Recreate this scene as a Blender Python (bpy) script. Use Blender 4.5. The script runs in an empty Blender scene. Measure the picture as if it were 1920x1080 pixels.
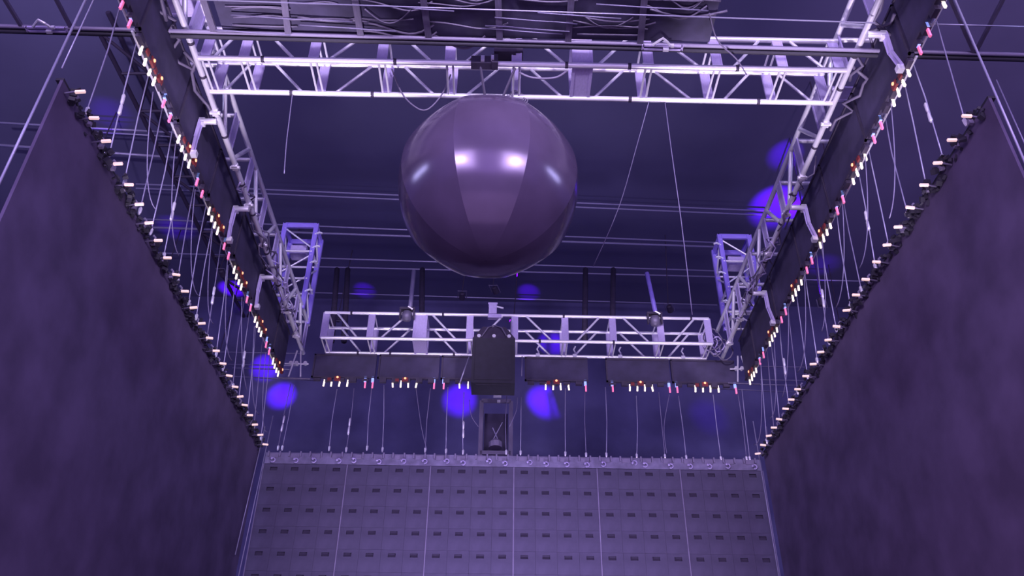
import bpy, math, random
from mathutils import Vector, Matrix, Quaternion
random.seed(7)
V = Vector
sc = bpy.context.scene
COL = sc.collection
CAMZ = 1.6          # eye height above the stage floor

# ------------------------------------------------------------------ camera
F = 1608.0
def _n(v): return v.normalized()
up_c = _n(V((24, 2330, -F)))            # the room's vertical, seen in camera axes
fw_c = V((-34, -1110, -F)); fw_c = _n(fw_c - up_c * fw_c.dot(up_c))
rt_c = fw_c.cross(up_c)
RW = Matrix((rt_c, fw_c, up_c))         # camera axes -> room axes
cam = bpy.data.cameras.new('camera')
cam.sensor_width = 36.0
cam.lens = F / 1920 * 36.0
cam.clip_end = 400
co = bpy.data.objects.new('camera', cam)
COL.objects.link(co)
co.matrix_world = Matrix.Translation((0, 0, CAMZ)) @ RW.to_4x4()
sc.camera = co
def ray(x, y): return RW @ V((x - 960, 540 - y, -F))
def on_z(x, y, z): r = ray(x, y); r = r * ((z) / r.z); r.z += CAMZ; return r
def on_y(x, y, Y): r = ray(x, y); r = r * (Y / r.y); r.z += CAMZ; return r
def on_x(x, y, X): r = ray(x, y); r = r * (X / r.x); r.z += CAMZ; return r

# ------------------------------------------------------------------ world, exposure
sc.view_settings.view_transform = 'Standard'
sc.view_settings.look = 'None'
sc.view_settings.exposure = 0.0
sc.view_settings.gamma = 1.0
sc.view_settings.use_curve_mapping = False
w = bpy.data.worlds.new('hall_air'); sc.world = w; w.use_nodes = True
bg = w.node_tree.nodes['Background']
bg.inputs[0].default_value = (0.27, 0.19, 0.95, 1)
bg.inputs[1].default_value = 0.40

# ------------------------------------------------------------------ lights
def area(name, loc, target, sx, sy, power, col):
    l = bpy.data.lights.new(name, 'AREA'); l.shape = 'RECTANGLE'; l.size = sx; l.size_y = sy
    l.energy = power; l.color = col
    o = bpy.data.objects.new(name, l); COL.objects.link(o); o.location = loc
    o.rotation_euler = (V(target) - V(loc)).to_track_quat('-Z', 'Y').to_euler()
    return o
def spot(name, loc, target, power, col, ang, blend=1.0, r=0.05):
    l = bpy.data.lights.new(name, 'SPOT'); l.energy = power; l.color = col
    l.spot_size = math.radians(ang); l.spot_blend = blend; l.shadow_soft_size = r
    o = bpy.data.objects.new(name, l); COL.objects.link(o); o.location = loc
    o.rotation_euler = (V(target) - V(loc)).to_track_quat('-Z', 'Y').to_euler()
    return o
LAV = (0.80, 0.64, 1.0)
area('front_light_left', (-8.6, -14, 8.6), (0, 11, 12), 8.5, 9.0, 2500, LAV)
area('front_light_right', (9.4, -14, 8.6), (0, 11, 12), 8.5, 9.0, 2500, LAV)
area('front_fill', (0.3, -16, 7.0), (0.3, 12, 11), 30, 13.0, 2400, (0.55, 0.34, 1.0))  # broad added light for the soft halo on the ball
for sx in (-9.0, 9.8):          # added spots behind the viewer that brighten the trusses
    spot('spot_near', (sx, -14, 8.6), (0.3, 9.8, 13.4), 1800, (0.86, 0.70, 1.0), 26, 0.8, 2.2)
    for tx in (-2.9, 3.5):
        spot('spot_far', (sx, -14, 8.6), (tx, 18.6, 13.3), 13000, (0.88, 0.76, 1.0), 11, 0.8, 0.6)
    spot('spot_side', (sx, -14, 8.6), (-4.9 if sx > 0 else 5.4, 14.0, 12.6), 15000, (0.82, 0.72, 1.0), 16, 0.7, 0.6)
for x in (-3.6, 0.3, 4.2):      # added unseen spots brightening the far truss from below
    spot('fill_up_far', (x, 17.0, 0.4), (x, 18.45, 13.0), (3000 if x != 0.3 else 1500), (0.88, 0.76, 1.0), 22, 0.8, 1.2)
for x in (-3.9, 4.5):           # and more added below both halves of the near truss
    spot('fill_up_near', (x, 9.4, 0.4), (x, 9.9, 12.7), 9000, (0.90, 0.76, 1.0), 24, 0.7, 0.25)
for sg in (-1, 1):              # added spots to brighten the side screens, and the roof at the sides
    spot('screen_fill', (0.3 - sg * 4.5, -7.0, 5.0), (0.27 + sg * 6.0, 9.5, 4.2), (2200 if sg < 0 else 4200), (0.72, 0.56, 1.0) if sg < 0 else (0.95, 0.62, 1.0), 52, 1.0, 1.2)
    spot('roof_fill', (sg * 11.0, -3.0, 6.0), (sg * 16.0, 17.0, 22.5), (12000 if sg < 0 else 9000), (0.80, 0.66, 1.0) if sg < 0 else (0.98, 0.64, 1.0), 40, 1.0, 0.5)
area('side_fill_left', (-19, 7.5, 14.2), (0, 10.4, 11), 5.0, 1.6, 420, (0.6, 0.62, 1.0))  # added light for the streak on the ball's side
area('side_fill_right', (19.6, 7.5, 14.2), (0, 10.4, 11), 5.0, 1.6, 420, (0.6, 0.62, 1.0))  # added too, for the opposite streak
area('stage_glow', (0.3, 4.0, 0.15), (0.3, 4.3, 10), 11, 9, 260, (0.80, 0.52, 1.0))  # added light standing in for the lit stage floor
spot('screen_wash', (0.3, 14.0, 0.4), (0.3, 19.1, 3.6), 5200, (0.66, 0.54, 1.0), 92, 1.0, 0.3)

# ------------------------------------------------------------------ materials
def mat(name, col, rough=0.6, metal=0.0, emit=None, es=0.0, var=0.0, scale=6.0, bump=0.0, spec=0.5, col2=None, coat=0.0):
    m = bpy.data.materials.new(name); m.use_nodes = True
    nt = m.node_tree; b = nt.nodes['Principled BSDF']
    b.inputs['Roughness'].default_value = rough; b.inputs['Metallic'].default_value = metal
    b.inputs['Specular IOR Level'].default_value = spec
    b.inputs['Coat Weight'].default_value = coat
    b.inputs['Base Color'].default_value = (*col, 1)
    if emit:
        b.inputs['Emission Color'].default_value = (*emit, 1); b.inputs['Emission Strength'].default_value = es
    if var > 0 or bump > 0:
        tc = nt.nodes.new('ShaderNodeTexCoord'); no = nt.nodes.new('ShaderNodeTexNoise')
        no.inputs['Scale'].default_value = scale; no.inputs['Detail'].default_value = 5
        nt.links.new(tc.outputs['Object'], no.inputs['Vector'])
        if var > 0:
            cr = nt.nodes.new('ShaderNodeValToRGB')
            c2 = col2 or tuple(min(1, c * (1 + var)) for c in col)
            cr.color_ramp.elements[0].position = 0.33; cr.color_ramp.elements[1].position = 0.67
            cr.color_ramp.elements[0].color = (*[c * (1 - var) for c in col], 1)
            cr.color_ramp.elements[1].color = (*c2, 1)
            nt.links.new(no.outputs['Fac'], cr.inputs['Fac']); nt.links.new(cr.outputs['Color'], b.inputs['Base Color'])
        if bump > 0:
            bu = nt.nodes.new('ShaderNodeBump'); bu.inputs['Strength'].default_value = bump
            bu.inputs['Distance'].default_value = 0.02
            nt.links.new(no.outputs['Fac'], bu.inputs['Height']); nt.links.new(bu.outputs['Normal'], b.inputs['Normal'])
    return m
M = dict(
    alu=mat('aluminium', (0.82, 0.80, 0.88), 0.36, 0.45, var=0.08, scale=9),
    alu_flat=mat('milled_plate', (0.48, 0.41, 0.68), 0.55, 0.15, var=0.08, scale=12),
    dim=mat('dull_steel', (0.16, 0.14, 0.22), 0.5, 0.4, var=0.15),
    dark=mat('black_paint', (0.04, 0.03, 0.06), 0.6, var=0.2),
    cable=mat('cable_jacket', (0.14, 0.12, 0.19), 0.5),
    wire=mat('steel_wire', (0.36, 0.34, 0.50), 0.4, 0.3),
    wired=mat('grey_wire', (0.20, 0.18, 0.30), 0.5, 0.2),
    fascia=mat('black_led_panel', (0.045, 0.036, 0.085), 0.7, var=0.25, scale=2.5),
    wall=mat('dark_led_mesh', (0.105, 0.080, 0.155), 0.8, var=0.22, scale=1.3, bump=0.35, spec=0.2),
    backcloth=mat('back_drape', (0.085, 0.078, 0.18), 0.95, var=0.3, scale=0.4, spec=0.05),
    head=mat('header_strip', (0.20, 0.18, 0.29), 0.6, var=0.25, scale=5.0),
    bed=mat('tray_mesh', (0.045, 0.038, 0.085), 0.8, var=0.3, scale=3.0),
    box=mat('speaker_black', (0.022, 0.019, 0.036), 0.7, var=0.15),
    ceil=mat('roof_lining', (0.120, 0.113, 0.22), 0.95, var=0.14, scale=0.16, spec=0.1),
    cab=mat('cabinet_face', (0.088, 0.077, 0.135), 0.7, var=0.14, scale=3.0, bump=0.15, spec=0.3),
    pocket=mat('cabinet_pocket', (0.055, 0.045, 0.085), 0.8),
    bar=mat('hanging_bar', (0.24, 0.21, 0.32), 0.55, 0.2, var=0.1),
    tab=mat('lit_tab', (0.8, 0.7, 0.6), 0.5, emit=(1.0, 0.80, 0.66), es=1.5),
    bartab=mat('lit_marker', (0.8, 0.6, 0.55), 0.5, emit=(1.0, 0.66, 0.60), es=0.72),
    lamp=mat('orange_lamp', (0.9, 0.3, 0.1), 0.5, emit=(1.0, 0.42, 0.22), es=1.6),
    red=mat('dark_red_plastic', (0.16, 0.02, 0.025), 0.6, emit=(0.5, 0.03, 0.02), es=0.05),  # faint emission paints the lamp's red glow onto its housing
    blue=mat('blue_lamp', (0.3, 0.4, 1.0), 0.5, emit=(0.30, 0.42, 1.0), es=0.9),
    pink=mat('pink_lamp', (1.0, 0.2, 0.4), 0.5, emit=(1.0, 0.22, 0.42), es=0.55),
    ball=mat('glossy_violet_fabric', (0.095, 0.067, 0.135), 0.19, 0.30, var=0.12, scale=1.6),
    purple=mat('lilac_lit_aluminium', (0.33, 0.25, 0.80), 0.45, 0.2, var=0.08),  # lilac light on the corner towers is put into the base colour
    lens=mat('blue_lens', (0.1, 0.05, 1.0), 0.3, emit=(0.12, 0.0, 1.0), es=3.0),
)

# ------------------------------------------------------------------ helpers
def mesh(name, vs, fs, m, smooth=False, mats=None, idx=None):
    me = bpy.data.meshes.new(name); me.from_pydata([tuple(v) for v in vs], [], fs)
    for mm in (mats or [m]): me.materials.append(mm)
    if idx:
        for p, i in zip(me.polygons, idx): p.material_index = i
    if smooth: me.polygons.foreach_set('use_smooth', [True] * len(me.polygons))
    me.update(); return me
class MB:
    def __init__(s): s.v = []; s.f = []; s.i = []
    def add(s, vs, fs, i=0):
        b = len(s.v); s.v += [V(v) for v in vs]; s.f += [tuple(b + k for k in f) for f in fs]; s.i += [i] * len(fs); return s
    def box(s, c, d, i=0, rot=None):
        c = V(c); h = V(d) / 2
        vs = [V((x * h.x, y * h.y, z * h.z)) for x in (-1, 1) for y in (-1, 1) for z in (-1, 1)]
        if rot is not None: vs = [rot @ v for v in vs]
        return s.add([c + v for v in vs], [(0,1,3,2),(4,6,7,5),(0,4,5,1),(2,3,7,6),(0,2,6,4),(1,5,7,3)], i)
    def tube(s, pts, r, n=6, i=0, caps=True):
        pts = [V(p) for p in pts]; vs = []; k = len(pts)
        t0 = (pts[1] - pts[0]).normalized(); a = t0.orthogonal().normalized()
        for j, p in enumerate(pts):
            t = (pts[min(j + 1, k - 1)] - pts[max(j - 1, 0)]).normalized()
            a = (a - t * a.dot(t)).normalized(); b = t.cross(a)
            rr = r[j] if isinstance(r, (list, tuple)) else r
            for q in range(n):
                g = 2 * math.pi * q / n; vs.append(p + (a * math.cos(g) + b * math.sin(g)) * rr)
        fs = [(j*n+q, j*n+(q+1)%n, (j+1)*n+(q+1)%n, (j+1)*n+q) for j in range(k-1) for q in range(n)]
        if caps: fs += [tuple(range(n))[::-1], tuple((k-1)*n+q for q in range(n))]
        return s.add(vs, fs, i)
    def shift(s, d): s.v = [v + V(d) for v in s.v]; return s
    def obj(s, name, m, parent=None, smooth=False, loc=None):
        """the shape is given in room coordinates; the object's origin goes to its parent's base or to loc"""
        base = V(parent['_o']) if parent is not None and '_o' in parent else V(loc) if loc is not None else V((0, 0, 0))
        if loc is not None and parent is None: base = V(loc)
        ms = m if isinstance(m, list) else [m]
        me = mesh(name, [v - base for v in s.v], s.f, None, smooth, mats=[M[x] for x in ms], idx=s.i)
        return link(name, me, parent, base if parent is None else None)
def link(name, me, parent=None, loc=None):
    o = bpy.data.objects.new(name, me); COL.objects.link(o)
    if parent is not None: o.parent = parent
    if loc is not None: o.location = loc
    return o
def thing(name, label, cat, loc, group=None):
    o = bpy.data.objects.new(name, None); COL.objects.link(o); o.location = loc; o.empty_display_size = 0.2
    o['label'] = label; o['category'] = cat; o['_o'] = list(loc)
    if group: o['group'] = group
    return o
def tag(o, label, cat, group=None):
    o['label'] = label; o['category'] = cat
    if group: o['group'] = group
    return o
def struct(o): o['kind'] = 'structure'; return o
_unit = {}
def unit(kind, m):
    k = (kind, m)
    if k not in _unit:
        b = MB()
        if kind == 'cyl': b.tube([(0, 0, -0.5), (0, 0, 0.5)], 1.0, 10)
        elif kind == 'box': b.box((0, 0, 0), (1, 1, 1))
        elif kind == 'plate':          # flat strip with raised edges
            b.box((0, 0, 0), (0.72, 0.5, 1)); b.box((-0.43, 0, 0), (0.14, 1, 1)); b.box((0.43, 0, 0), (0.14, 1, 1))
        _unit[k] = mesh(kind, b.v, b.f, M[m], kind == 'cyl')
        if kind == 'cyl':
            for p in _unit[k].polygons[-2:]: p.use_smooth = False
    return _unit[k]
def rod(name, p0, p1, r, m, parent):
    p0 = V(p0); p1 = V(p1); d = p1 - p0
    o = link(name, unit('cyl', m), parent); b = V(parent['_o']) if parent else V((0, 0, 0))
    o.location = (p0 + p1) / 2 - b; o.rotation_mode = 'QUATERNION'
    o.rotation_quaternion = d.to_track_quat('Z', 'Y'); o.scale = (r, r, d.length); return o
def strip(name, p0, p1, wdir, wd, th, m, parent, kind='plate'):
    p0 = V(p0); p1 = V(p1); z = (p1 - p0); L = z.length; z.normalize()
    x = V(wdir); x = (x - z * x.dot(z)).normalized(); y = z.cross(x)
    o = link(name, unit(kind, m), parent); b = V(parent['_o']) if parent else V((0, 0, 0))
    o.rotation_mode = 'QUATERNION'; o.rotation_quaternion = Matrix((x, y, z)).transposed().to_quaternion()
    o.location = (p0 + p1) / 2 - b; o.scale = (wd, th, L); return o
def sag(a, b, s, n=8, jit=0.0):
    a = V(a); b = V(b); out = []
    for k in range(n + 1):
        t = k / n; p = a.lerp(b, t) + V((0, 0, -4 * s * t * (1 - t)))
        if 0 < k < n and jit: p += V((random.uniform(-jit, jit), random.uniform(-jit, jit), random.uniform(-jit, jit)))
        out.append(p)
    return out
ORD = ['first', 'second', 'third', 'fourth', 'fifth', 'sixth', 'seventh', 'eighth', 'ninth', 'tenth', 'eleventh', 'twelfth',
       'thirteenth', 'fourteenth', 'fifteenth', 'sixteenth', 'seventeenth', 'eighteenth', 'nineteenth', 'twentieth',
       'twenty-first', 'twenty-second', 'twenty-third', 'twenty-fourth', 'twenty-fifth', 'twenty-sixth', 'twenty-seventh', 'twenty-eighth']

# key planes of the rig, metres above the eye then lifted by CAMZ
H = CAMZ
ZB, ZT = 11.04 + H, 11.76 + H          # truss bottom and top chords
FY0, FY1 = 18.24, 18.97                # far truss
NY0, NY1 = 9.48, 10.2                  # near truss
LX0, LX1 = -5.86, -5.10                # left side truss, outer and inner
RX0, RX1 = 5.62, 6.38                  # right side truss
SCR_Y, SCR_Z = 19.15, 8.35 + H         # back screen face and its top

# ------------------------------------------------------------------ shell
def slab(name, lo, hi, m):
    lo = V(lo); hi = V(hi)
    return struct(MB().box((lo + hi) / 2, hi - lo).obj(name, m, None, loc=(lo + hi) / 2))
slab('ceiling', (-34, -4, 21 + H), (34, 32, 21.3 + H), 'ceil')
slab('wall_back', (-34, 31.5, 0), (34, 31.8, 21.3 + H), 'backcloth')
slab('floor', (-34, -20, -0.3), (34, 32, 0.0), 'dark')

# roof lines: slim pipes running across under the roof lining
def pipe(name, label, a, b, r, m, cat='pipe', group=None):
    a = V(a); b = V(b); c = (a + b) / 2
    return tag(MB().tube([a, b], r, 8).obj(name, m, None, True, loc=c), label, cat, group)
ZR = 20.4 + H - CAMZ
lines = [
    ((255, 345), (1445, 396), 0.032, 'higher pipe of the upper pair running behind the ball'),
    ((255, 353), (1445, 404), 0.032, 'lower pipe of the upper pair running behind the ball'),
    ((250, 410), (1345, 455), 0.032, 'higher pipe of the second pair running behind the ball and small towers'),
    ((268, 426), (1345, 463), 0.045, 'thicker pipe of the second pair running behind the ball'),
    ((285, 474), (1345, 508), 0.032, 'thin roof pipe level with the bottom of the ball'),
    ((430, 496), (1345, 519), 0.032, 'thin roof pipe passing just below the ball'),
    ((470, 545), (1345, 572), 0.028, 'lowest faint roof pipe just above the far truss'),
    ((0, 230), (330, 249), 0.036, 'roof pipe left of the left truss, topmost of the left set'),
    ((170, 247), (330, 257), 0.028, 'roof pipe left of the left truss, second from top'),
    ((0, 272), (335, 296), 0.050, 'thick roof pipe left of the left truss, third from top'),
    ((1500, 524), (1640, 528), 0.028, 'short faint roof pipe right of the right truss'),
]
for a, b, r, lab in lines:
    pipe('roof_pipe', 'grey ' + lab, on_z(*a, ZR), on_z(*b, ZR), r, 'wire', 'pipe')
# low horizontals outside the far corners of the ring
for k, (a, b, Y) in enumerate([((405, 660), (565, 663), 22.5), ((428, 683), (560, 686), 22.5), ((436, 690), (545, 693), 22.5),
                               ((440, 706), (600, 714), 21.5), ((1420, 687), (1540, 689), 22.5), ((1425, 712), (1520, 714), 22.5),
                               ((1425, 721), (1515, 723), 22.5), ((1330, 728), (1500, 736), 21.5)]):
    side = 'left' if k < 4 else 'right'
    pipe('back_pipe', 'thin grey pipe behind the far %s corner, %s from the top' % (side, ORD[k % 4]), on_y(*a, Y), on_y(*b, Y), 0.018, 'wired')
# dark roof girders running away from the viewer
for lab, a, b in (('dark roof girder left of the left truss', (215, 60), (480, 600)),):
    p, q = on_z(*a, 20.0), on_z(*b, 20.0)
    g = thing('roof_girder', lab, 'girder', (p + q) / 2)
    d = (q - p).normalized(); s = V((0, 0, 1)).cross(d)
    for sx in (-0.45, 0.45):
        for z in (0, 0.9):
            rod('chord', p + s * sx + V((0, 0, z)), q + s * sx + V((0, 0, z)), 0.07, 'dark', g)
    L = (q - p).length; n = int(L / 1.5)
    for k in range(n):
        rod('brace', p + d * (k * L / n) + s * (-0.45 if k % 2 else 0.45), p + d * ((k + 1) * L / n) + s * (0.45 if k % 2 else -0.45), 0.05, 'dark', g)
        rod('rung', p + d * (k * L / n) - s * 0.45, p + d * (k * L / n) + s * 0.45, 0.05, 'dark', g)

# blue wash lamps on the roof steel: each is a small fixture with its own spotlight
H0 = CAMZ
def blue_lamp(lab, px, py, power, ang, Y=None, dist=4.5, off=(0, 0, 0), stretch=None):
    t = on_y(px, py, 31.4) if Y else on_z(px, py, 20.9)
    if Y: src = t + V((0, -dist, 0)) + V(off)
    else: src = t + V((0, 0, -dist)) + V(off)
    if Y: src += V((random.uniform(-2.2, 2.2), 0, random.uniform(1.0, 3.2)))
    d = (t - src).normalized()
    th = thing('wash_lamp', lab, 'stage lamp', tuple(src))
    q = d.to_track_quat('Z', 'Y')
    b = MB(); b.tube([src - d * 0.30, src - d * 0.27, src - d * 0.05, src - d * 0.02], [0.06, 0.10, 0.12, 0.12], 12); b.obj('lamp_body', 'dark', th)
    b = MB(); s = V((1, 0, 0))
    b.tube([src + s * 0.16 - d * .05, src + s * 0.16 - d * 0.38, src - s * 0.16 - d * 0.38, src - s * 0.16 - d * .05], 0.02, 6); b.obj('yoke', 'dim', th)
    rod('drop_rod', src - d * 0.38 + V((.0, 0, 0)), V((src.x + .0 - d.x * .38 + .2, (src - d * .38).y, 21 + H0)), 0.02, 'dark', th)
    spot('wash_light', src, t, power, (0.15, 0.0, 1.0), ang, 1.0, 0.04)
B = 6500
blue_lamp('blue wash lamp aimed at roof beside right truss', 1455, 385, B * 1.6, 24, dist=4, off=(-0.6, -3.2, 0))
blue_lamp('blue wash lamp above the middle of the right truss', 1500, 395, B * 1.2, 22, dist=4)
blue_lamp('blue wash lamp aimed high beside the right truss', 1474, 290, B * .5, 16, dist=4, off=(-0.3, -3.0, 0))
blue_lamp('blue wash lamp left of the left truss', 436, 545, B * 1.0, 20, dist=4)
blue_lamp('blue wash lamp beyond the far left corner', 495, 685, B * 1.0, 17, Y=1)
blue_lamp('blue wash lamp below the far left corner', 528, 738, B * 1.0, 17, Y=1)
blue_lamp('blue wash lamp left of the black speaker box', 862, 745, B * 1.3, 19, Y=1)
blue_lamp('blue wash lamp right of the black speaker box', 1018, 748, B * 1.6, 17, Y=1)
blue_lamp('blue wash lamp low behind the right of the screen', 1325, 775, B * .10, 19, Y=1)
blue_lamp('blue wash lamp seen through the far truss', 1033, 640, B * .9, 15, Y=1)
blue_lamp('blue wash lamp throwing a streak left of the ball', 682, 545, B * .15, 16, dist=3, off=(-.3, -2.5, 0))
blue_lamp('blue wash lamp throwing a streak under the ball', 990, 548, B * .2, 16, dist=3, off=(-.6, -2.5, 0))
blue_lamp('blue wash lamp left of the side screen edge', 205, 215, B * .10, 24, dist=4)
blue_lamp('blue wash lamp beyond the left lamp strip', 330, 430, B * .12, 26, dist=4)
blue_lamp('blue wash lamp right of the right lamp strip', 1545, 500, B * .1, 24, dist=4)

# ------------------------------------------------------------------ trusses
def box_truss(name, label, o, u, v, L, w, h, nodes, flip=False, plate_nodes=(), m='alu', mp='alu_flat', r=0.028, vert_w=0.17, ends=(True, True), dr=0.017, sides=False):
    """o: lower near corner; u along, v across, h up"""
    o = V(o); u = V(u).normalized(); v = V(v).normalized(); k = V((0, 0, 1))
    t = thing(name, label, 'truss', tuple(o + u * L / 2))
    C = {}
    for a in (0, 1):
        for b in (0, 1):
            p = o + v * (a * w) + k * (b * h); C[a, b] = p
            rod('chord', p, p + u * L, r, m, t)
    for n, s in enumerate(nodes):
        big = n in plate_nodes
        vw = 0.34 if big else vert_w
        for a in (0, 1):
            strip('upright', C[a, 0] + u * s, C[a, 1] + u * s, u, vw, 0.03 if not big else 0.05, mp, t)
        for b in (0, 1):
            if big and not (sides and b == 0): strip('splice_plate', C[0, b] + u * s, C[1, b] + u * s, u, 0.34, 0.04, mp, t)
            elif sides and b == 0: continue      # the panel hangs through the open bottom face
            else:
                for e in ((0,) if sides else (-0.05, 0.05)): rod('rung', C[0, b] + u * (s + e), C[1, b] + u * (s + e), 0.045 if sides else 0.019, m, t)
    for n in range(len(nodes) - 1):
        a, b = nodes[n], nodes[n + 1]; d = b - a
        s0, s1 = a + d * 0.22, a + d * 0.74
        up = (n % 2 == 0) ^ flip        # True: falls towards +u on the upright faces
        for f in (0, 1):
            rod('diagonal', C[f, 1 if up else 0] + u * s0, C[f, 0 if up else 1] + u * s1, dr, m, t)
    return t, C
# far truss, two lengths with the speaker box between them
pxX = lambda px, Y=FY0: on_y(px, 633, Y).x
x0 = pxX(602)
nodes = [pxX(p) - x0 for p in (606, 693, 786, 880, 965, 1060, 1150, 1240, 1330)]
t_far, C = box_truss('far_truss', 'silver box truss spanning the far side above the back screen', (x0, FY0, ZB - 0.04), (1, 0, 0), (0, 1, 0),
                     nodes[-1] + 0.05, FY1 - FY0, 0.74, nodes, plate_nodes=(2,), r=0.042, dr=0.028)
# black straps and little hooks on the far truss
def straps(t, pts, axis='X', r=0.05):
    for p in pts:
        d = V((0.025, 0, 0)) if axis == 'X' else V((0, 0.025, 0))
        rod('strap', V(p) - d, V(p) + d, r, 'dark', t)
straps(t_far, [(pxX(p), FY0, ZB + 0.70) for p in (653, 828, 1058, 1300)] + [(pxX(p), FY0, ZB - 0.04) for p in (1012, 1150)] + [(pxX(p, FY1), FY1, ZB - 0.04) for p in (675, 735, 853)])
for p in (1008, 1076, 1160, 1276):
    x = pxX(p, FY1); b = MB()
    b.tube([(x, FY1, ZB - .05), (x + .02, FY1, ZB + .08), (x - .02, FY1, ZB + .16), (x + .03, FY1, ZB + .26)], 0.022, 6)
    b.box((x, FY1, ZB - 0.03), (0.1, 0.09, 0.09)); b.obj('hook_clamp', 'alu', t_far)
# near truss
nx0 = LX1 + 0.05
nl = [on_z(p, 150, 11.0).x - nx0 for p in (468, 595, 720, 845, 968, 1090, 1212, 1340, 1462)]
nl = [0.1] + nl + [RX0 - 0.15 - nx0]
t_near, C = box_truss('near_truss', 'silver box truss spanning overhead just behind the hanging ball', (nx0, NY0, ZB - 0.04), (1, 0, 0), (0, 1, 0),
                      RX0 - 0.05 - nx0, NY1 - NY0, 0.72, nl, flip=True, plate_nodes=(6,), r=0.047, dr=0.027)
straps(t_near, [(on_z(p, 125, 11.0).x, NY0, ZB - 0.04) for p in (497, 742, 1062, 1180, 1383)] + [(on_z(p, 180, 11.0).x, NY1, ZB - 0.04) for p in (548, 699, 1182, 1425)], r=0.056)
# side trusses
SY0, SY1 = 6.4, 19.1
for side, xa, ph in (('left', LX0, 0.35), ('right', RX0, 0.75)):
    n = []; s = ph
    while s < SY1 - SY0 - 0.05: n.append(s); s += 1.22
    t, C = box_truss(side + '_truss', 'long silver box truss along the %s side of the overhead ring' % side, (xa, SY0, ZB), (0, 1, 0), (1, 0, 0),
                     SY1 - SY0, 0.76, 0.86, n, flip=(side == 'left'), plate_nodes=(2 if side == 'left' else 3,), r=0.052, vert_w=0.25, dr=0.042, sides=True)
    inn = LX1 if side == 'left' else RX0
    straps(t, [(inn, y, ZB) for y in (9.2, 9.9, 11.3, 12.6, 13.5, 14.8, 16.0, 17.0)], 'Y', 0.058)
    # round joint pins with white faces
    for y in (10.7, 12.1, 13.2, 14.5, 15.8, 17.1, 18.2):
        b = MB(); b.box((inn, y, ZB - 0.02), (0.11, 0.12, 0.10)); b.tube([(inn - .09, y, ZB - .04), (inn + .09, y, ZB - .04)], 0.035, 8)
        b.obj('coupler', 'alu', t)
    # loose wiring wrapped along the inner chord
    for q in range(12):
        y = random.uniform(11.5, 14) if q < 3 else random.uniform(13.8, 16.9); pts = []
        for k in range(9):
            pts.append(V((inn + random.uniform(-.13, .16), y + k * 0.24, ZB + random.uniform(-.14, .18))))
        MB().tube(pts, 0.016, 5).obj('wiring', 'alu_flat' if q % 2 else 'cable', t, True)
    for q in range(3):
        y = 7.4 + q * 1.05; pts = [V((inn + (0.25 if side == 'right' else -0.25) + random.uniform(-.2, .2), y + k * 0.2, ZB + 0.05 + random.uniform(-.05, .12))) for k in range(8)]
        MB().tube(pts, 0.03, 6).obj('wiring', 'cable', t, True)

# small towers standing on the far corners
for side, xa, xb, yy in (('left', -5.92, -5.08, 422), ('right', 5.80, 6.60, 443)):
    zt = on_y(570 if side == 'left' else 1380, yy, FY0).z; z0 = ZT + 0.06; y0 = FY0 - 0.05; D = 0.72
    t = thing('corner_tower', 'lilac-lit upright truss tower at the far %s corner of the ring' % side, 'truss tower', ((xa + xb) / 2, y0 + D / 2, z0))
    cs = [V((x, y, 0)) for x in (xa, xb) for y in (y0, y0 + D)]
    for c in cs: strip('chord', c + V((0, 0, z0)), c + V((0, 0, zt)), (1, 0, 0), 0.12, 0.09, 'purple', t)
    for z in (zt - 0.06,):
        strip('head_plate', cs[0] + V((0, 0, z)), cs[2] + V((0, 0, z)), (0, 0, 1), 0.15, 0.06, 'purple', t)
        strip('head_plate', cs[1] + V((0, 0, z)), cs[3] + V((0, 0, z)), (0, 0, 1), 0.15, 0.06, 'purple', t)
        strip('head_plate', cs[0] + V((0, 0, z)), cs[1] + V((0, 0, z)), (0, 0, 1), 0.15, 0.06, 'purple', t)
        strip('head_plate', cs[2] + V((0, 0, z)), cs[3] + V((0, 0, z)), (0, 0, 1), 0.15, 0.06, 'purple', t)
    nb = 3; hh = (zt - z0 - 0.1) / nb
    for k in range(nb):
        a = z0 + 0.05 + k * hh; b = a + hh
        for i, j in ((0, 2), (1, 3), (0, 1), (2, 3)):
            rod('rung', cs[i] + V((0, 0, a)), cs[j] + V((0, 0, a)), 0.032, 'alu', t)
            p, q = (i, j) if k % 2 else (j, i)
            rod('diagonal', cs[p] + V((0, 0, a + 0.1)), cs[q] + V((0, 0, b - 0.1)), 0.024, 'alu', t)
    # hook clamps and a small box fixed near its head
    b = MB(); b.box(((xa + xb) / 2, y0 + 0.3, zt - 0.75), (0.42, 0.3, 0.28)); b.obj('hoist_body', 'alu_flat', t)
    b = MB(); sx = xb if side == 'left' else xa; sg = 1 if side == 'left' else -1
    for z in (zt - 0.35, zt - 0.8, zt - 1.3, zt - 2.2):
        b.tube([(sx, y0, z), (sx + sg * 0.12, y0 - .05, z + 0.03), (sx + sg * 0.2, y0 - .05, z)], 0.03, 6)
    b.obj('hook_clamp', 'alu', t)

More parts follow.
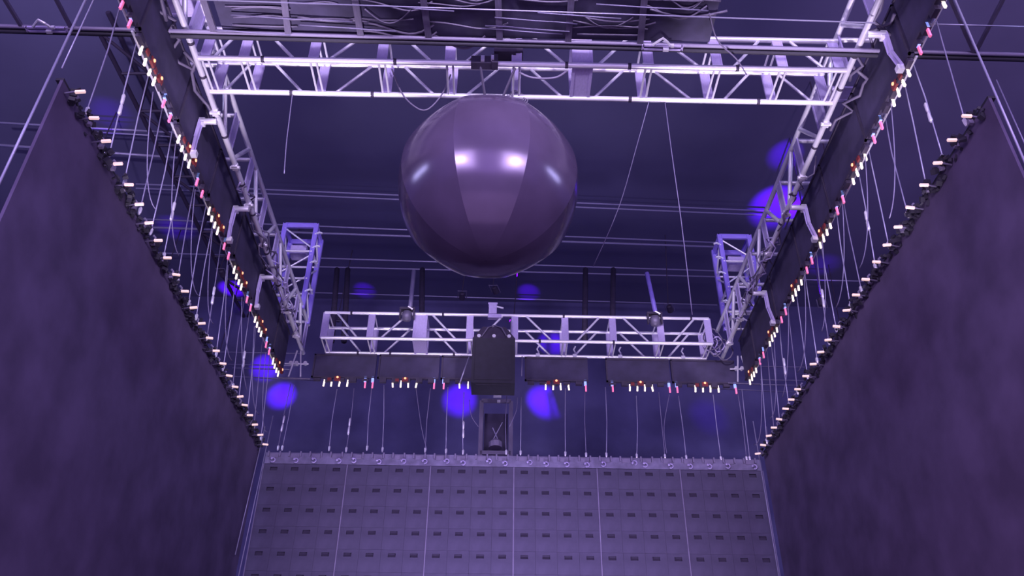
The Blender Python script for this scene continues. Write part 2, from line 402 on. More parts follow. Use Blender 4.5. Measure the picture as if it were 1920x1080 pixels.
# ------------------------------------------------------------------ black fascia panels with hanging plugs and lamps
def fascia(label, p0, p1, z0, z1, tabs, lamps, ribbons, inward):
    """p0,p1: ends along the truss; positions of tabs, lamps and ribbons in metres from p0"""
    p0 = V(p0); p1 = V(p1); L = (p1 - p0).length; u = (p1 - p0).normalized(); n = V(inward)
    mid = (p0 + p1) / 2; base = V((mid.x, mid.y, z0))
    t = thing('fascia_panel', label, 'led panel', tuple(base), 'black fascia panels hung below the truss ring')
    rot = Matrix((u, n, V((0, 0, 1)))).transposed()
    b = MB(); b.box(V((mid.x, mid.y, (z0 + z1) / 2)), (L, 0.06, z1 - z0), rot=rot)
    b.obj('panel', 'fascia', t)
    b = MB()
    for z in (z0 + 0.02, z1 - 0.02): b.box(V((mid.x, mid.y, z)) + n * 0.04, (L, 0.03, 0.04), rot=rot)
    b.box(p0 + u * 0.02 + V((0, 0, (z0 + z1) / 2)) + n * 0.04, (0.04, 0.03, z1 - z0), rot=rot)
    b.obj('frame', 'dark', t)
    b = MB()
    for k in range(int(L / 0.3)):
        c = p0 + u * (0.15 + k * 0.3) + V((0, 0, z0 - 0.05)) + n * 0.02
        b.box(c, (0.16, 0.08, random.uniform(0.05, 0.12)), rot=rot)
    b.obj('cable_clips', 'dark', t)['kind'] = 'stuff'
    for s in tabs:
        c = p0 + u * s + V((0, 0, z0 - 0.16))
        tilt = Matrix.Rotation(random.uniform(-.15, .15), 3, n)
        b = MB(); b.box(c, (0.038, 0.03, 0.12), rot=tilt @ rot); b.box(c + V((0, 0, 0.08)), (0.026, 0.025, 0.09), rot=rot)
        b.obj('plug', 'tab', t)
    for s in lamps:
        c = p0 + u * s + V((0, 0, z0 + 0.0)) + n * 0.05
        b = MB(); b.box(c + V((0, 0, -0.03)), (0.15, 0.04, 0.11), rot=rot)
        b.obj('lamp_housing', 'red', t)
        MB().box(c - u * 0.2 + V((0, 0, -.05)), (0.09, 0.03, 0.08), rot=rot).obj('lamp_socket', 'red', t)
        b = MB(); b.tube([c + V((0, 0, 0.0)), c + n * 0.035], [0.036, 0.026], 10); b.obj('status_lamp', 'lamp', t)
    for s in ribbons:
        c = p0 + u * s + V((0, 0, z0 - 0.03)) + n * 0.03
        b = MB(); b.box(c, (0.06, 0.04, 0.15), rot=rot); o1 = b.obj('blue_plug', 'blue', t)
        b = MB(); b.box(c + V((0, 0, -0.15)) + u * 0.01, (0.04, 0.03, 0.17), rot=rot); o2 = b.obj('pink_lead', 'pink', t)
    return t
fz0, fz1 = 10.27 + H, 11.0 + H - 0.06
fX = lambda px: on_y(px, 712, FY1).x
far_panels = [(583, 702, [608, 622, 637, 652], [633], [685, 699], 'leftmost'), (707, 822, [737, 752, 766, 781], [760], [814], 'second from left'),
              (826, 884, [862, 878], [], [832], 'short, just left of the black speaker box'),
              (984, 1103, [1023, 1037, 1051, 1066], [1043], [1097], 'just right of the black speaker box'),
              (1137, 1257, [1180, 1194, 1208, 1222], [1200], [1147, 1253], 'second from right'), (1260, 1381, [1302, 1316, 1330, 1345], [1320], [1267, 1376], 'rightmost')]
for a, b, tb, lp, rb, lab in far_panels:
    A = fX(a)
    fascia('black fascia panel under the far truss, ' + lab, (A, FY1 + 0.02, 0), (fX(b), FY1 + 0.02, 0), fz0, fz1,
           [fX(q) - A for q in tb], [fX(q) - A for q in lp], [fX(q) - A for q in rb], (0, -1, 0))
for side, X, sg, y0, per in (('left', -5.47, 1, 6.45, 1.86), ('right', 6.08, -1, 6.65, 1.84)):
    k = 0; y = y0
    while y < 18.4:
        L = min(per - 0.03, 18.75 - y)
        base = [0.30, 0.50, 0.70, 0.90] if side == 'left' else [0.25, 0.45, 0.65, 0.85]
        base = [q for q in base if q < L - .05]
        rb = [q for q in (1.30, 1.62) if q < L - .05]
        z1 = 11.42 + H
        ft = fascia('black fascia panel below the %s truss, %s counting from the viewer' % (side, ORD[k]), (X, y, 0), (X, y + L, 0), 10.26 + H, z1,
               base, [0.6] + ([0.95] if side == 'left' else []), rb, (sg, 0, 0))
        rod('edge_rail', (X - sg * .07, y + .04, 10.25 + H), (X - sg * .07, y + L - .04, 10.25 + H), 0.022, 'alu', ft)
        y += per; k += 1
# bracket arms joining the side trusses to the fascia
for side, xi, xo, ys in (('left', LX1, -5.50, (10.85, 13.25, 15.6)), ('right', RX0, 6.11, (8.7, 12.9, 15.9))):
    for k, y in enumerate(ys):
        t = thing('bracket_arm', 'white bracket arm from %s truss to its fascia, %s from the viewer' % (side, ORD[k]), 'bracket', (xo, y, ZB))
        sg = 1 if side == 'left' else -1
        xc = xi - sg * 0.28
        rod('cross_tube', (xi - sg * 0.0, y, ZB - 0.10), (xc, y, ZB - 0.10), 0.055, 'tab' if False else 'alu', t)
        strip('arm', (xc, y, ZB - 0.08), (xc - sg * 0.02, y + 0.05, ZB - 0.45), (0, 1, 0), 0.10, 0.06, 'alu_flat', t)
        strip('arm', (xc - sg * 0.02, y + 0.05, ZB - 0.45), (xo + sg * .15, y - 0.02, ZB - 0.86), (0, 1, 0), 0.09, 0.05, 'alu_flat', t)
        b = MB(); b.box((xc + sg * .02, y + .02, ZB - 0.10), (0.1, 0.12, 0.12)); b.box((xo + sg * .17, y, ZB - 0.88), (0.1, 0.1, 0.1)); b.obj('clamp', 'alu', t)

# ------------------------------------------------------------------ hanging ball
bc = on_y(915.5, 351, 10.42); R = 1.475
ball = thing('hanging_ball', 'large glossy violet inflatable ball hanging in the middle of the truss ring', 'ball', (bc.x, bc.y, bc.z))
NG = 8; Rg = 1.5
face_az = math.atan2(-bc.y, -bc.x)
hseam = math.pi / NG
def prof(t):            # relative radius at local angle t inside a gore: a flatter arc between seams
    c = math.cos(hseam) - math.sqrt(Rg * Rg - math.sin(hseam) ** 2)
    bb = c * math.cos(t)
    return bb + math.sqrt(Rg * Rg - (c * math.sin(t)) ** 2)
NU, NV = 14, 48
for g in range(NG):
    vs = []; fs = []
    for j in range(NV + 1):
        lat = -math.pi / 2 + 0.004 + (math.pi - 0.05) * j / NV
        for i in range(NU + 1):
            t = -hseam + 2 * hseam * i / NU
            r = R * prof(t) * math.cos(lat); r = r * (1 - 0.0)
            az = face_az + 0.02 + g * 2 * hseam + t
            vs.append((r * math.cos(az), r * math.sin(az), R * math.sin(lat)))
    for j in range(NV):
        for i in range(NU):
            a = j * (NU + 1) + i; fs.append((a, a + 1, a + NU + 2, a + NU + 1))
    link('gore', mesh('gore', vs, fs, M['ball'], True), ball)
for nm, sg in (('top_cap', 1),):
    b = MB(); z = bc.z + sg * (R - 0.005)
    b.tube([(bc.x, bc.y, z - sg * 0.02), (bc.x, bc.y, z + sg * 0.02), (bc.x, bc.y, z + sg * 0.05)], [0.14, 0.13, 0.05], 16)
    b.obj(nm, 'ball', ball)
# small line crease: tether line lying over the lower left gore
# rigging frame which carries the ball from the near truss
rx = bc.x + 0.05
t = thing('ball_hanger', 'dark clamp and strut hanger joining the ball to the near truss', 'hanger', (rx, NY1 - 0.1, ZB))
top = V((bc.x, bc.y, bc.z + R + 0.06))
for dx, yy, zz in ((-0.22, NY0, ZB - .08), (0.35, NY0 + .05, ZB - .08), (0.25, NY1 - .05, ZB - .05), (-0.15, NY1, ZB - .05)):
    rod('strut', (rx + dx, yy, zz), top + V((dx * 0.15, 0, 0)), 0.022, 'dim', t)
b = MB(); b.box((rx - 0.2, NY0, ZB - 0.02), (0.34, 0.14, 0.17)); b.box((rx + 0.02, NY0 - .02, ZB - 0.02), (0.1, 0.16, 0.2)); b.obj('clamp', 'dark', t)
b = MB(); b.box((rx - 0.18, NY0 - .08, ZB - 0.02), (0.06, 0.05, 0.12)); b.box((rx - 0.02, NY0 - .1, ZB - 0.02), (0.05, 0.05, 0.1)); b.obj('bolt_plate', 'alu', t)
b = MB(); b.tube([top + V((0, 0, -.02)), top + V((0, 0, 0.05))], 0.1, 10); b.obj('swivel', 'alu_flat', t)
b = MB()
for q in range(3):
    c = V((rx + 0.42, NY1 - .05 + q * .02, ZB - 0.12))
    b.tube([c + V((math.cos(a) * (0.1 + .03 * q), 0.05 * math.sin(a * 2), math.sin(a) * (0.15 + .03 * q))) for a in [k * math.pi / 8 for k in range(17)]], 0.012, 5)
b.obj('cable_loop', 'cable', t, True)
# chain hoist above near truss centre
hx = on_z(947, 90, 11.5).x
t = thing('chain_hoist', 'dark chain hoist with bright hooks over the near truss above the ball', 'hoist', (hx, NY0, ZT))
b = MB(); b.box((hx, NY0 + .05, ZB + 0.34), (0.36, 0.26, 0.34)); b.box((hx + .24, NY0 + .05, ZB + .34), (0.12, 0.2, 0.24)); b.obj('motor_body', 'dark', t)
b = MB(); b.tube([(hx, NY0 - .12, ZB + .70), (hx, NY0 - .12, ZB + .58)], [.04, .08], 8); b.box((hx, NY0 - .1, ZB + .45), (0.16, 0.05, 0.04)); b.box((hx, NY0 - .1, ZB + .38), (.03, .04, .12)); b.obj('hook', 'alu', t)

# ropes from near truss
def smooth(pts, k=5):
    q = [pts[0]] + pts + [pts[-1]]; out = []
    for i in range(1, len(q) - 2):
        a, b, c, d = q[i - 1], q[i], q[i + 1], q[i + 2]
        for j in range(k):
            t = j / k
            out.append(0.5 * (2 * b + (c - a) * t + (2 * a - 5 * b + 4 * c - d) * t * t + (3 * b - a - 3 * c + d) * t ** 3))
    return out + [pts[-1]]
def rope(name, label, pts, r=0.012, m='wired', cat='rope', group=None):
    pts = [V(p) for p in pts]; c = pts[0]
    if 2 < len(pts) < 10: pts = smooth(pts)
    return tag(MB().tube(pts, r, 6).obj(name, m, None, True, loc=tuple(c)), label, cat, group)
rope('rope', 'thin rope dropping straight from the near truss right of the ball', [on_y(1247, 192, NY1), on_y(1260, 290, NY1), on_y(1278, 420, NY1 + .3), on_y(1298, 590, NY1 + .6)], 0.008)
rope('rope', 'thin rope slanting down leftward from the near truss right of the ball', [on_y(1217, 190, NY1), on_y(1195, 270, NY1 + .5), on_y(1160, 390, NY1 + 1.5), on_y(1112, 500, NY1 + 2.5)], 0.008)
rope('rope', 'short thin rope below the left end of the near truss', [on_y(548, 178, NY1), on_y(543, 220, NY1), on_y(537, 270, NY1), on_y(533, 325, NY1)], 0.009)
rope('cable', 'black cable loop sagging from the near truss onto the ball', [on_y(735, 130, NY1 - .1), on_y(752, 172, NY1 - .1), on_y(775, 198, NY1 - .12), on_y(800, 206, NY1 - .12), on_y(828, 178, NY1 - .1), on_y(845, 140, NY1 - .1)], 0.014, 'cable', 'cable')
rope('cable', 'black cable sagging beneath the near truss right of the ball rigging', [on_y(975, 137, NY0 - .1), on_y(1000, 146, NY0 - .1), on_y(1040, 146, NY0 - .1), on_y(1062, 134, NY0 - .1)], 0.02, 'cable', 'cable')
rope('cable', 'grey lead drooping across the right end of the near truss', [on_z(1330, 25, 10.8), on_z(1345, 75, 10.8), on_z(1380, 110, 10.8), on_z(1400, 140, 10.8)], 0.012, 'cable', 'cable')

# ------------------------------------------------------------------ dark cable ladder across the top
ZL = 10.93; 
lad = thing('cable_ladder', 'dark cable ladder crossing the top of the picture below the ring', 'cable ladder', (0, 8.9, ZL + H))
pA, pB = on_z(0, 49, ZL), on_z(1920, 103, ZL)
yA = lambda x: pA.y + (pB.y - pA.y) * (x - pA.x) / (pB.x - pA.x)
LW = 1.25
for xa, xb in ((-9.0, -5.62), (-5.32, 5.92), (6.24, 9.6)):
    rod('side_rail', (xa, yA(xa), ZL + H), (xb, yA(xb), ZL + H), 0.034, 'bar', lad)
    rod('side_rail', (xa, yA(xa) - LW, ZL + H), (xb, yA(xb) - LW, ZL + H), 0.034, 'bar', lad)
    rod('rail_shade_rod', (xa, yA(xa) + .085, ZL + H - .01), (xb, yA(xb) + .085, ZL + H - .01), 0.04, 'box', lad)  # dark rod standing in for the rail's shaded underside
MB().box((-0.65, yA(0) - LW / 2, ZL + H + .062), (7.7, LW, 0.008)).obj('tray_bed', 'bed', lad)
for k, (xt, xb_) in enumerate([(10, 41), (106, 134), (382, 402), (533, 541), (666, 677), (794, 804), (934, 937), (1071, 1065), (1208, 1200), (1782, 1826), (1880, 1828)]):
    a = on_z(xt, 0, ZL); b_ = on_z(xb_, 57 + (xb_ - 265) * 0.0275, ZL)
    d = (a - b_); a2 = b_ + d * (LW / abs(d.y))
    strip('rung', b_, a2, (1, 0, 0), 0.10 if 300 < xt < 1300 else 0.05, 0.05, 'dim', lad, 'box')
xs = [-4.4, -3.4, -2.35, -1.3, -0.15, 0.96, 2.11, 3.2]
for k in range(44):
    i = random.randrange(len(xs) - 1); a, b_ = xs[i] + random.uniform(-.1, .3), xs[i + 1] + random.uniform(-.3, .2)
    y = yA(a) - random.uniform(0.05, 1.15)
    dy, dz, ex = random.uniform(-.05, .26), random.uniform(0, .03), random.uniform(.6, 2.2)
    pts = [V((a + (b_ - a) * q / 10, y + dy * math.sin(math.pi * (q / 10) ** (ex if ex > 1 else 1)) , ZL + H + 0.035 - dz)) for q in range(11)]
    MB().tube(pts, random.choice((0.012, 0.016, 0.02)), 5).obj('cable', 'cable', lad, True)
for k in range(9):
    y = yA(0) - random.uniform(0.1, 1.1); x = random.uniform(-4.6, 2.2); L = random.uniform(.7, 2.0)
    MB().tube([V((x + L * q / 4, y + .02 * q, ZL + H - .03 + random.uniform(-.01, .01))) for q in range(5)], 0.012, 5).obj('cable', 'wired', lad, True)
# a straight wire passing under the ladder
a, b_ = on_z(330, -2, 10.84), on_z(1640, 43, 10.84)
rope('wire', 'straight pale wire running across just under the cable ladder', [a, b_], 0.012, 'wire', 'wire')
rope('wire', 'straight pale wire right of the right fascia near the top', [on_z(1738, 45, 10.84), on_z(1925, 50, 10.84)], 0.012, 'wire', 'wire')
rope('wire', 'thin tube beyond the ladder at the top right edge', [on_z(1700, 103, 10.95), on_z(1925, 109, 10.95)], 0.012, 'wire', 'wire')
for lab, px, py in (('bright clamp on the cable ladder right of the ball rigging', 1243, 84), ('bright clamp on the cable ladder at the far left', 85, 50)):
    p = on_z(px, py, ZL - .06)
    t = thing('beam_clamp', lab, 'clamp', tuple(p))
    b = MB(); b.box(p + V((0, 0.09, 0)), (0.62, 0.03, 0.03)); b.box(p + V((0, 0.02, 0)), (0.62, 0.03, 0.03)); b.box(p + V((-.31, .055, 0)), (0.03, 0.1, 0.03)); b.box(p + V((.31, .055, 0)), (0.03, 0.1, 0.03)); b.obj('clamp_frame', 'alu_flat', t)
    b = MB(); b.tube([p + V((-.17, -.02, -.04)), p + V((-.09, -.10, -.04)), p + V((-.03, -.16, -.04)), p + V((.04, -.10, -.04)), p + V((.1, -.03, -.04))], 0.022, 6); b.box(p + V((.05, .06, -.04)), (0.09, 0.05, 0.05)); b.box(p + V((.14, -.02, -.04)), (0.05, 0.04, 0.05)); b.obj('shackle', 'alu', t)

# ------------------------------------------------------------------ back screen: cabinets in a grid
CX0, CX1 = -5.60, 6.22; NC, NR = 24, 7; cw = (CX1 - CX0) / NC; ch = 0.50
scr = thing('back_screen', 'grey-violet modular screen hanging at the back, rows of dark pockets', 'led screen', ((CX0 + CX1) / 2, SCR_Y + .05, SCR_Z - NR * ch))
TOPH = 0.30
b = MB(); g = 0.0015
W2, H2 = cw / 2 - g, ch / 2 - g; pw, phh, py_ = 0.085, 0.045, 0.0
# front face as a ring of quads around a recessed pocket near the top edge of the cabinet
px0, px1, pz0, pz1 = -pw, pw, -phh + 0.13, phh + 0.13
xs_ = [-W2, px0, px1, W2]; zs_ = [-H2, pz0, pz1, H2]
vs = [(x, 0, z) for z in zs_ for x in xs_]
fs = []; ii = []
for j in range(3):
    for i in range(3):
        if i == 1 and j == 1: continue
        a_ = j * 4 + i; fs.append((a_, a_ + 1, a_ + 5, a_ + 4)); ii.append(0)
n0 = len(vs); vs += [(x, 0.05, z) for z in (pz0, pz1) for x in (px0, px1)]
fs += [(5, 6, n0 + 1, n0), (6, 10, n0 + 3, n0 + 1), (10, 9, n0 + 2, n0 + 3), (9, 5, n0, n0 + 2), (n0, n0 + 1, n0 + 3, n0 + 2)]; ii += [1] * 5
m0 = len(vs); vs += [(-W2, .08, -H2), (W2, .08, -H2), (W2, .08, H2), (-W2, .08, H2)]
fs += [(0, m0, m0 + 1, 3), (3, m0 + 1, m0 + 2, 15), (15, m0 + 2, m0 + 3, 12), (12, m0 + 3, m0, 0), (m0, m0 + 3, m0 + 2, m0 + 1)]; ii += [0] * 5
cab = mesh('cabinet', vs, fs, None, mats=[M['cab'], M['pocket']], idx=ii)
base = V(scr['_o'])
for r in range(NR):
    for c in range(NC):
        o = link('cabinet', cab, scr)
        o.location = V((CX0 + (c + .5) * cw, SCR_Y + random.uniform(0, .004), SCR_Z - TOPH - (r + .5) * ch)) - base
        o.rotation_euler = (random.uniform(-.004, .004), 0, 0)
for c in range(0, NC + 1, 4):
    x = CX0 + c * cw
    MB().box((x, SCR_Y + .0, SCR_Z - TOPH - NR * ch / 2), (0.022, 0.03, NR * ch)).obj('joint_leak_strip', 'bar', scr)  # pale strip standing in for light leaking through the joint
MB().box(((CX0 + CX1) / 2, SCR_Y + .10, SCR_Z - NR * ch / 2 - TOPH), (CX1 - CX0, 0.03, NR * ch)).obj('back_frame', 'dark', scr)
MB().box(((CX0 + CX1) / 2, SCR_Y + .04, SCR_Z - TOPH / 2), (CX1 - CX0, 0.08, TOPH - .02)).obj('header', 'head', scr)
b = MB()   # bracket: two lugs, plate and a curved shackle
b.box((-.17, -.03, -.06), (0.035, .05, .13)); b.box((.10, -.03, -.06), (0.035, .05, .13)); b.box((-.03, -.015, -.10), (0.20, .03, .10))
lug = mesh('hanging_lug', b.v, b.f, M['bar'])
b = MB()
b.tube([V((.02 + math.cos(a) * .055, -.06, -.23 + math.sin(a) * .055)) for a in [k * math.pi / 5 - 2.2 for k in range(8)]], 0.016, 6)
b.box((-.02, -.06, -.20), (.05, .05, .05))
shk = mesh('shackle', b.v, b.f, M['alu_flat'], True)
for c in range(NC):
    for nm, me in (('hanging_lug', lug), ('shackle', shk)):
        o = link(nm, me, scr); o.location = V((CX0 + (c + .5) * cw, SCR_Y, SCR_Z)) - base
        if nm == 'shackle': o.rotation_euler = (0, random.uniform(-.7, .7), 0)

# ------------------------------------------------------------------ side screens
WY0, WY1 = 7.62, 18.85
yl = [7.70, 8.16, 8.59, 9.04, 9.48, 9.92, 10.36, 10.80, 11.26, 11.73, 12.22, 12.73, 13.25, 13.76, 14.23, 14.72, 15.21, 15.68, 16.11, 16.50, 16.98, 17.45, 17.98, 18.50]
yr = [7.83, 8.27, 8.72, 9.18, 9.68, 10.14, 10.59, 11.04, 11.53, 11.99, 12.47, 13.0, 13.47, 13.91, 14.37, 14.85, 15.40, 15.86, 16.28, 16.78, 17.2, 17.62, 18.12, 18.6]
WALLTOP = {}
for side, X, sg, ys in (('left', -5.68, 1, yl), ('right', 6.22, -1, yr)):
    zt = 8.37 + H - (0.0 if side == 'left' else 0.0)
    t = thing('side_screen', 'tall dark %s side screen with a row of lit markers on its top edge' % side, 'led screen', (X, (WY0 + WY1) / 2, 0.02))
    b = MB(); b.box((X - sg * 0.02, (WY0 + WY1) / 2, (zt + 0.02) / 2), (0.04, WY1 - WY0, zt - 0.02)); b.obj('screen_face', 'wall', t)
    MB().box((X - sg * 0.05, (WY0 + WY1) / 2, zt + 0.02), (0.10, WY1 - WY0, 0.04)).obj('top_rail', 'box', t)
    lumps = MB()
    for k in range(260):
        y = random.uniform(WY0 + .1, WY1 - .1)
        p = V((X + sg * random.uniform(.0, .12), y, zt + random.uniform(-.16, .08)))
        lumps.box(p, (random.uniform(.03, .09), random.uniform(.02, .08), random.uniform(.02, .09)), rot=Matrix.Rotation(random.uniform(0, 3), 3, V((random.random(), random.random(), random.random() + .1)).normalized()))
    lumps.obj('edge_clips', 'box', t)['kind'] = 'stuff'
    for y in ys:
        z = zt - 0.12
        rot = Matrix.Rotation(random.uniform(-.14, .14), 3, 'Y')
        MB().box((X + sg * 0.22, y, z), (0.125, 0.034, 0.034), rot=rot).obj('marker_lamp', 'bartab', t)
        rod('marker_stem', (X + sg * 0.02, y + .02, z - .01), (X + sg * 0.16, y, z), 0.014, 'dim', t)
        b = MB(); b.tube([(X + sg * .05, y + .2, zt), (X + sg * .06, y + .21, zt + .09), (X + sg * .02, y + .2, zt + .13)], 0.018, 5)
        b.box((X + sg * .05, y + .2, zt - .02), (.06, .05, .08)); b.obj('hanging_eye', 'bar', t)

# ------------------------------------------------------------------ suspension cables
def susp(label, a, b_, group, r=0.011, turn=False, m='wire'):
    a = V(a); b_ = V(b_); t = thing('suspension_cable', label, 'cable', tuple(b_), group)
    mid = a.lerp(b_, .5) + V((random.uniform(-.03, .03), random.uniform(-.03, .03), 0))
    MB().tube([a, a.lerp(mid, .5), mid, mid.lerp(b_, .5), b_], r, 6).obj('line', m, t, True)
    if turn:
        q = a.lerp(b_, .62); d = (b_ - a).normalized()
        MB().tube([q - d * .22, q - d * .18, q - d * .03, q, q + d * .03, q + d * .18, q + d * .22], [.012, .03, .026, .014, .026, .03, .012], 8).obj('turnbuckle', 'alu', t, True)
    MB().tube([b_ + V((0, 0, .10)), b_ + V((0, 0, .07)), b_ + V((0, 0, 0)), b_ - V((0, 0, .04))], [.012, .03, .026, .014], 6).obj('end_fitting', 'alu', t)
back = [(632, 730, 617, 843), (664, 728, 649, 845), (697, 728, 688, 842), (720, 722, 717, 845), (807, 728, 797, 846), (840, 726, 836, 848), (870, 735, 868, 850),
        (950, 742, 949, 850), (977, 745, 976, 851), (1060, 728, 1060, 853), (1097, 726, 1099, 855), (1135, 726, 1137, 855), (1193, 742, 1194, 857),
        (1235, 735, 1247, 858), (1272, 742, 1287, 860), (1337, 740, 1352, 862), (1382, 730, 1400, 862), (545, 720, 521, 842), (552, 722, 529, 842), (1391, 730, 1406, 862)]
back.sort(key=lambda q: q[0])
for k, (x1, y1, x2, y2) in enumerate(back):
    susp('thin steel cable above the back screen, %s from the left' % ORD[k], on_y(x1, y1, FY1 + .08), on_y(x2, y2, SCR_Y + .02),
         'steel cables holding the back screen', 0.010, k in (3, 8, 0), 'wire' if k % 3 else 'wired')
slack = [(780, 728, 800, 843, 790, 800), (880, 750, 897, 800, 884, 780), (970, 745, 955, 800, 968, 770), (1255, 740, 1250, 850, 1245, 800)]
for k, (x1, y1, x2, y2, xm, ym) in enumerate(slack):
    rope('slack_lead', 'slack grey lead between far fascia and back screen, %s from the left' % ORD[k], [on_y(x1, y1, FY1 + .1), on_y(xm, ym, FY1 + .12), on_y(x2, y2, SCR_Y)], 0.009, 'wired', 'lead')
for side, Xw, Xt, n, y0, sg in (('left', -5.62, -5.84, 17, 8.3, 1), ('right', 6.16, 6.36, 17, 8.2, -1)):
    for k in range(n):
        y = y0 + k * (10.2 / (n - 1)) + random.uniform(-.12, .12)
        susp('thin steel cable above the %s side screen, %s from the viewer' % (side, ORD[k]), (Xt, y + random.uniform(-.15, .15), ZB - .02), (Xw, y, 8.40 + H),
             'steel cables holding the %s side screen' % side, 0.011, k % 4 == 1, 'wire' if k % 3 else 'wired')
    for k in range(8):
        y = 9.4 + k * 1.15; X1 = Xt + sg * .45
        pts = sag((X1 - sg * .15, y, 10.2 + H - .1), (Xw + sg * .30, y + random.uniform(.3, .9), 8.35 + H), random.uniform(.25, .6), 10)
        rope('slack_lead', 'slack dark lead drooping to the %s side screen, %s from the viewer' % (side, ORD[k]), pts, 0.009, 'wired', 'lead')
# guy wires at the near ends of the side screens
rope('guy_wire', 'long pale guy wire crossing the near end of the left side screen', [on_x(163, -6, -5.5), on_x(-30, 404, -5.5)], 0.016, 'wire', 'wire')
rope('guy_wire', 'thin wire holding the near top corner of the left side screen', [on_x(178, -6, -5.6), on_x(116, 128, -5.6)], 0.010, 'wire', 'wire')
rope('guy_wire', 'long pale guy wire crossing the near end of the right side screen', [on_x(1788, -6, 6.05), on_x(1935, 335, 6.05)], 0.016, 'wire', 'wire')
rope('guy_wire', 'thin wire beyond the near corner of the right side screen', [on_x(1868, 150, 6.35), on_x(1935, 300, 6.35)], 0.010, 'wired', 'wire')
rope('guy_wire', 'outer lilac wire down the far end of the left side screen', [on_x(497, 800, -5.62), on_x(441, 1040, -5.62)], 0.013, 'wire', 'wire')
rope('guy_wire', 'inner lilac wire between left side screen and back screen', [on_x(512, 780, -5.60), on_x(445, 1090, -5.60)], 0.013, 'wire', 'wire')
rope('guy_wire', 'lilac wire along the right edge of the back screen', [on_y(1412, 790, 18.95), on_y(1462, 1090, 18.95)], 0.013, 'wire', 'wire')
rope('guy_wire', 'short lilac wire at the far end of the right side screen', [on_y(1437, 800, 18.9), on_y(1452, 930, 18.9)], 0.010, 'wired', 'wire')

# ------------------------------------------------------------------ black speaker box at the middle of the far truss
sy = 17.55
xl, xr_ = on_y(886, 640, sy).x, on_y(966, 640, sy).x
zt = on_y(925, 634, sy).z; bd = 0.62
zb = on_y(925, 741, sy + bd).z; xm = (xl + xr_) / 2; wd = xr_ - xl
t = thing('speaker_box', 'black speaker box hanging in front of the middle of the far truss', 'speaker', (xm, sy + bd / 2, zb))
b = MB(); h_ = zt - zb
b.box((xm, sy + bd / 2, zb + h_ / 2), (wd, bd, h_)); b.obj('cabinet', 'box', t)
b = MB(); b.box((xm, sy - .012, zb + h_ / 2), (wd * .86, 0.02, h_ * .88)); b.obj('grille', 'box', t)
b = MB(); b.box((xm, sy + bd / 2, zb - .012), (wd * .8, bd * .8, 0.02)); b.obj('base_plate', 'box', t)
b = MB(); a0, a1 = wd / 2, wd * .27
b.add([(xm - a0, sy, zt), (xm + a0, sy, zt), (xm + a0, sy + bd, zt), (xm - a0, sy + bd, zt), (xm - a1, sy + .1, zt + .38), (xm + a1, sy + .1, zt + .38), (xm + a1, sy + bd - .1, zt + .38), (xm - a1, sy + bd - .1, zt + .38)],
      [(0, 3, 2, 1), (4, 5, 6, 7), (0, 1, 5, 4), (1, 2, 6, 5), (2, 3, 7, 6), (3, 0, 4, 7)]); b.obj('rigging_hood', 'dark', t)
for dx in (-.36, 0, .36): MB().tube([(xm + dx, sy - .03, zt + .05), (xm + dx, sy + .02, zt + .05)], 0.045, 10).obj('bolt', 'alu', t)
b = MB(); b.tube([(xm - .3, sy - .02, zt + .02), (xm - .15, sy, zt + .3), (xm, sy + .1, zt + .42), (xm + .18, sy, zt + .3), (xm + .3, sy - .02, zt + .05)], 0.014, 5); b.obj('sling', 'cable', t)
cx_, cz_ = on_y(924, 580, FY0 - .05).x, on_y(924, 580, FY0 - .05).z
t = thing('motor_hook', 'silver hoist block on top of the far truss above the speaker box', 'hoist', (cx_, FY0, cz_ - .12))
b = MB(); b.box((cx_, FY0, cz_), (0.20, 0.18, 0.30)); b.box((cx_, FY0, cz_ + .17), (0.24, .14, .05)); b.box((cx_ + .05, FY0, cz_ - .2), (0.34, .12, .10)); b.obj('block', 'alu_flat', t)
b = MB(); b.tube([(cx_ + .1, FY0 - .05, cz_ + .08), (cx_ + .27, FY0 - .08, cz_ + .02)], 0.025, 6); b.obj('handle', 'alu', t)
# dim hanging frame beneath, behind the cables
fy = 19.6
x0_, x1_ = on_y(902, 790, fy).x, on_y(958, 790, fy).x; z0_, z1_ = on_y(930, 860, fy).z, on_y(930, 752, fy).z
t = thing('lamp_cradle', 'dim steel cradle holding a lamp under the speaker box behind the cables', 'lamp', ((x0_ + x1_) / 2, fy, z0_))
for x in (x0_, x1_):
    for y in (fy, fy + .5): strip('post', (x, y, z0_), (x, y, z1_), (1, 0, 0), .10, .05, 'dim', t, 'box')
for z in (z0_ + .15, z1_): strip('cross_bar', (x0_, fy, z), (x1_, fy, z), (0, 0, 1), .10, .05, 'dim', t, 'box')
MB().box(((x0_ + x1_) / 2, fy + .4, (z0_ + z1_) / 2), (.6, .1, 1.2)).obj('back_panel', 'fascia', t)
xc = (x0_ + x1_) / 2
b = MB(); b.tube([(xc, fy, z0_ + .28), (xc, fy, z0_ + .42), (xc, fy, z0_ + .5)], [.17, .17, .08], 10); b.obj('lamp_head', 'bar', t)
b = MB(); b.tube([(xc - .05, fy - .05, z0_ + .5), (xc + .16, fy - .05, z0_ + .95)], .012, 5); b.tube([(xc + .05, fy - .05, z0_ + .5), (xc - .08, fy - .05, z0_ + .8)], .012, 5); b.obj('stay', 'wire', t)
b = MB(); b.box((xc + .02, fy - .02, z1_ + .12), (.2, .06, .06)); b.box((xc + .06, fy - .02, z1_ - .02), (.08, .06, .06)); b.obj('hook_clamp', 'alu', t)
for lab, x, a, c in (('stay cable right of the speaker box, inner one', 958, 600, 700), ('stay cable right of the speaker box, outer one', 979, 668, 705)):
    rope('stay_cable', lab, [on_y(x, a, 18.1), on_y(x - 1, c, 18.1)], 0.014, 'wired', 'cable')
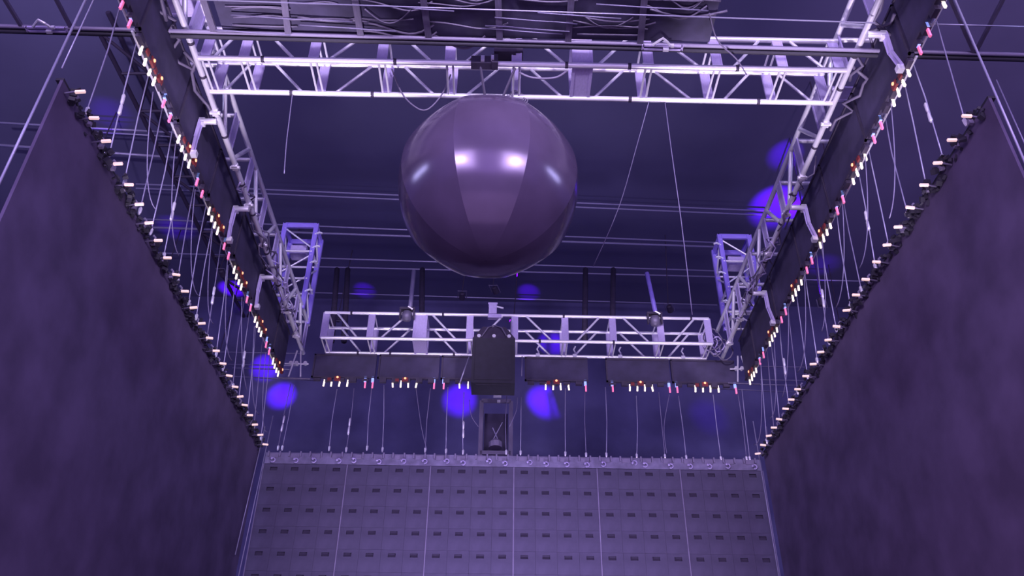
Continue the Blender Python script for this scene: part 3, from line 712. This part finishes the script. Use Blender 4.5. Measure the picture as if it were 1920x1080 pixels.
rope('stay_cable', 'slanting stay cable left of the speaker box', [on_y(880, 668, 18.15), on_y(862, 718, 18.15)], 0.018, 'wire', 'cable')

# drop pipes and moving lamps on the far truss
for lab, x1, x2, y1, m in (('grey drop pipe above the far truss left of the ball', 776, 768, 508, 'wired'), ('lilac drop pipe above the far truss right of the ball', 1213, 1230, 512, 'purple')):
    pipe('drop_pipe', lab, on_y(x1, y1, 18.9), on_y(x2, 590, 18.75), 0.06, m)
for lab, x1, x2 in (('dark drop pipe behind the left end of the far truss', 632, 622), ('dark drop pipe just inside the left end of the far truss', 652, 645), ('dark drop pipe beside the grey drop pipe', 792, 790),
                    ('dark drop pipe right of the ball, left one', 1098, 1096), ('dark drop pipe right of the ball, right one', 1150, 1148)):
    pipe('drop_pipe', lab, on_y(x1, 505, 24), on_y(x2, 640, 22), 0.09, 'dark')
b = MB()
for lab, x, y in (('dark round moving lamp clamped on the far truss, left half', 763, 592), ('grey moving lamp clamped on the far truss, right half', 1228, 601)):
    p = on_y(x, y, FY0 - .12)
    t = thing('moving_lamp', lab, 'stage lamp', tuple(p))
    b = MB()
    prof_ = [(.03, -.16), (.11, -.12), (.14, 0), (.11, .10), (.05, .14)]
    b.tube([p + V((0, 0, z)) for _, z in prof_], [r for r, _ in prof_], 12); b.obj('head', 'dim', t, True)
    b = MB(); b.box(p + V((.17, 0, .04)), (.04, .1, .26)); b.box(p + V((-.17, 0, .04)), (.04, .1, .26)); b.box(p + V((0, 0, .19)), (.38, .14, .06)); b.obj('yoke', 'dark', t)
    b = MB(); b.tube([p + V((.02, -.05, .24)), p + V((.14, -.05, .16))], .03, 6); b.obj('clamp', 'alu', t)
# mesh crate at the right end of the far truss
p = on_y(1340, 648, FY0 + .3)
t = thing('coiled_cable', 'bundle of coiled cable hung at the right end of the far truss', 'cable', tuple(p))
for q in range(6):
    rr = random.uniform(.14, .24); c = p + V((random.uniform(-.15, .25), random.uniform(-.1, .1), random.uniform(-.15, .15)))
    MB().tube([c + V((math.cos(a) * rr, .05 * math.sin(3 * a), math.sin(a) * rr * 1.2)) for a in [k * math.pi / 7 for k in range(15)]], .018, 5).obj('coil', 'cable' if q % 2 else 'alu_flat', t, True)
# corner rigging below the far corners of the ring
for side, cxp, cyp in (('left', 555, 690), ('right', 1392, 700)):
    p = on_y(cxp, cyp, FY1 - .1)
    t = thing('corner_bracket', 'silver bracket with bolts under the far %s corner of the ring' % side, 'bracket', tuple(p))
    for dx in (-.15, .15): rod('leg', p + V((dx, 0, -.25)), p + V((dx * .3, 0, .5)), .022, 'alu', t)
    rod('cross_tube', p + V((-.3, 0, .12)), p + V((.3, 0, .12)), .02, 'alu', t)
    rod('cross_tube', p + V((-.4, 0, -.28)), p + V((.4, 0, -.30)), .018, 'dim', t)
    for dx in (-.14, .0, .22): MB().tube([p + V((dx, -.05, .13)), p + V((dx, .03, .13))], .05, 8).obj('bolt', 'alu', t)

for o in bpy.data.objects:
    if '_o' in o: del o['_o']
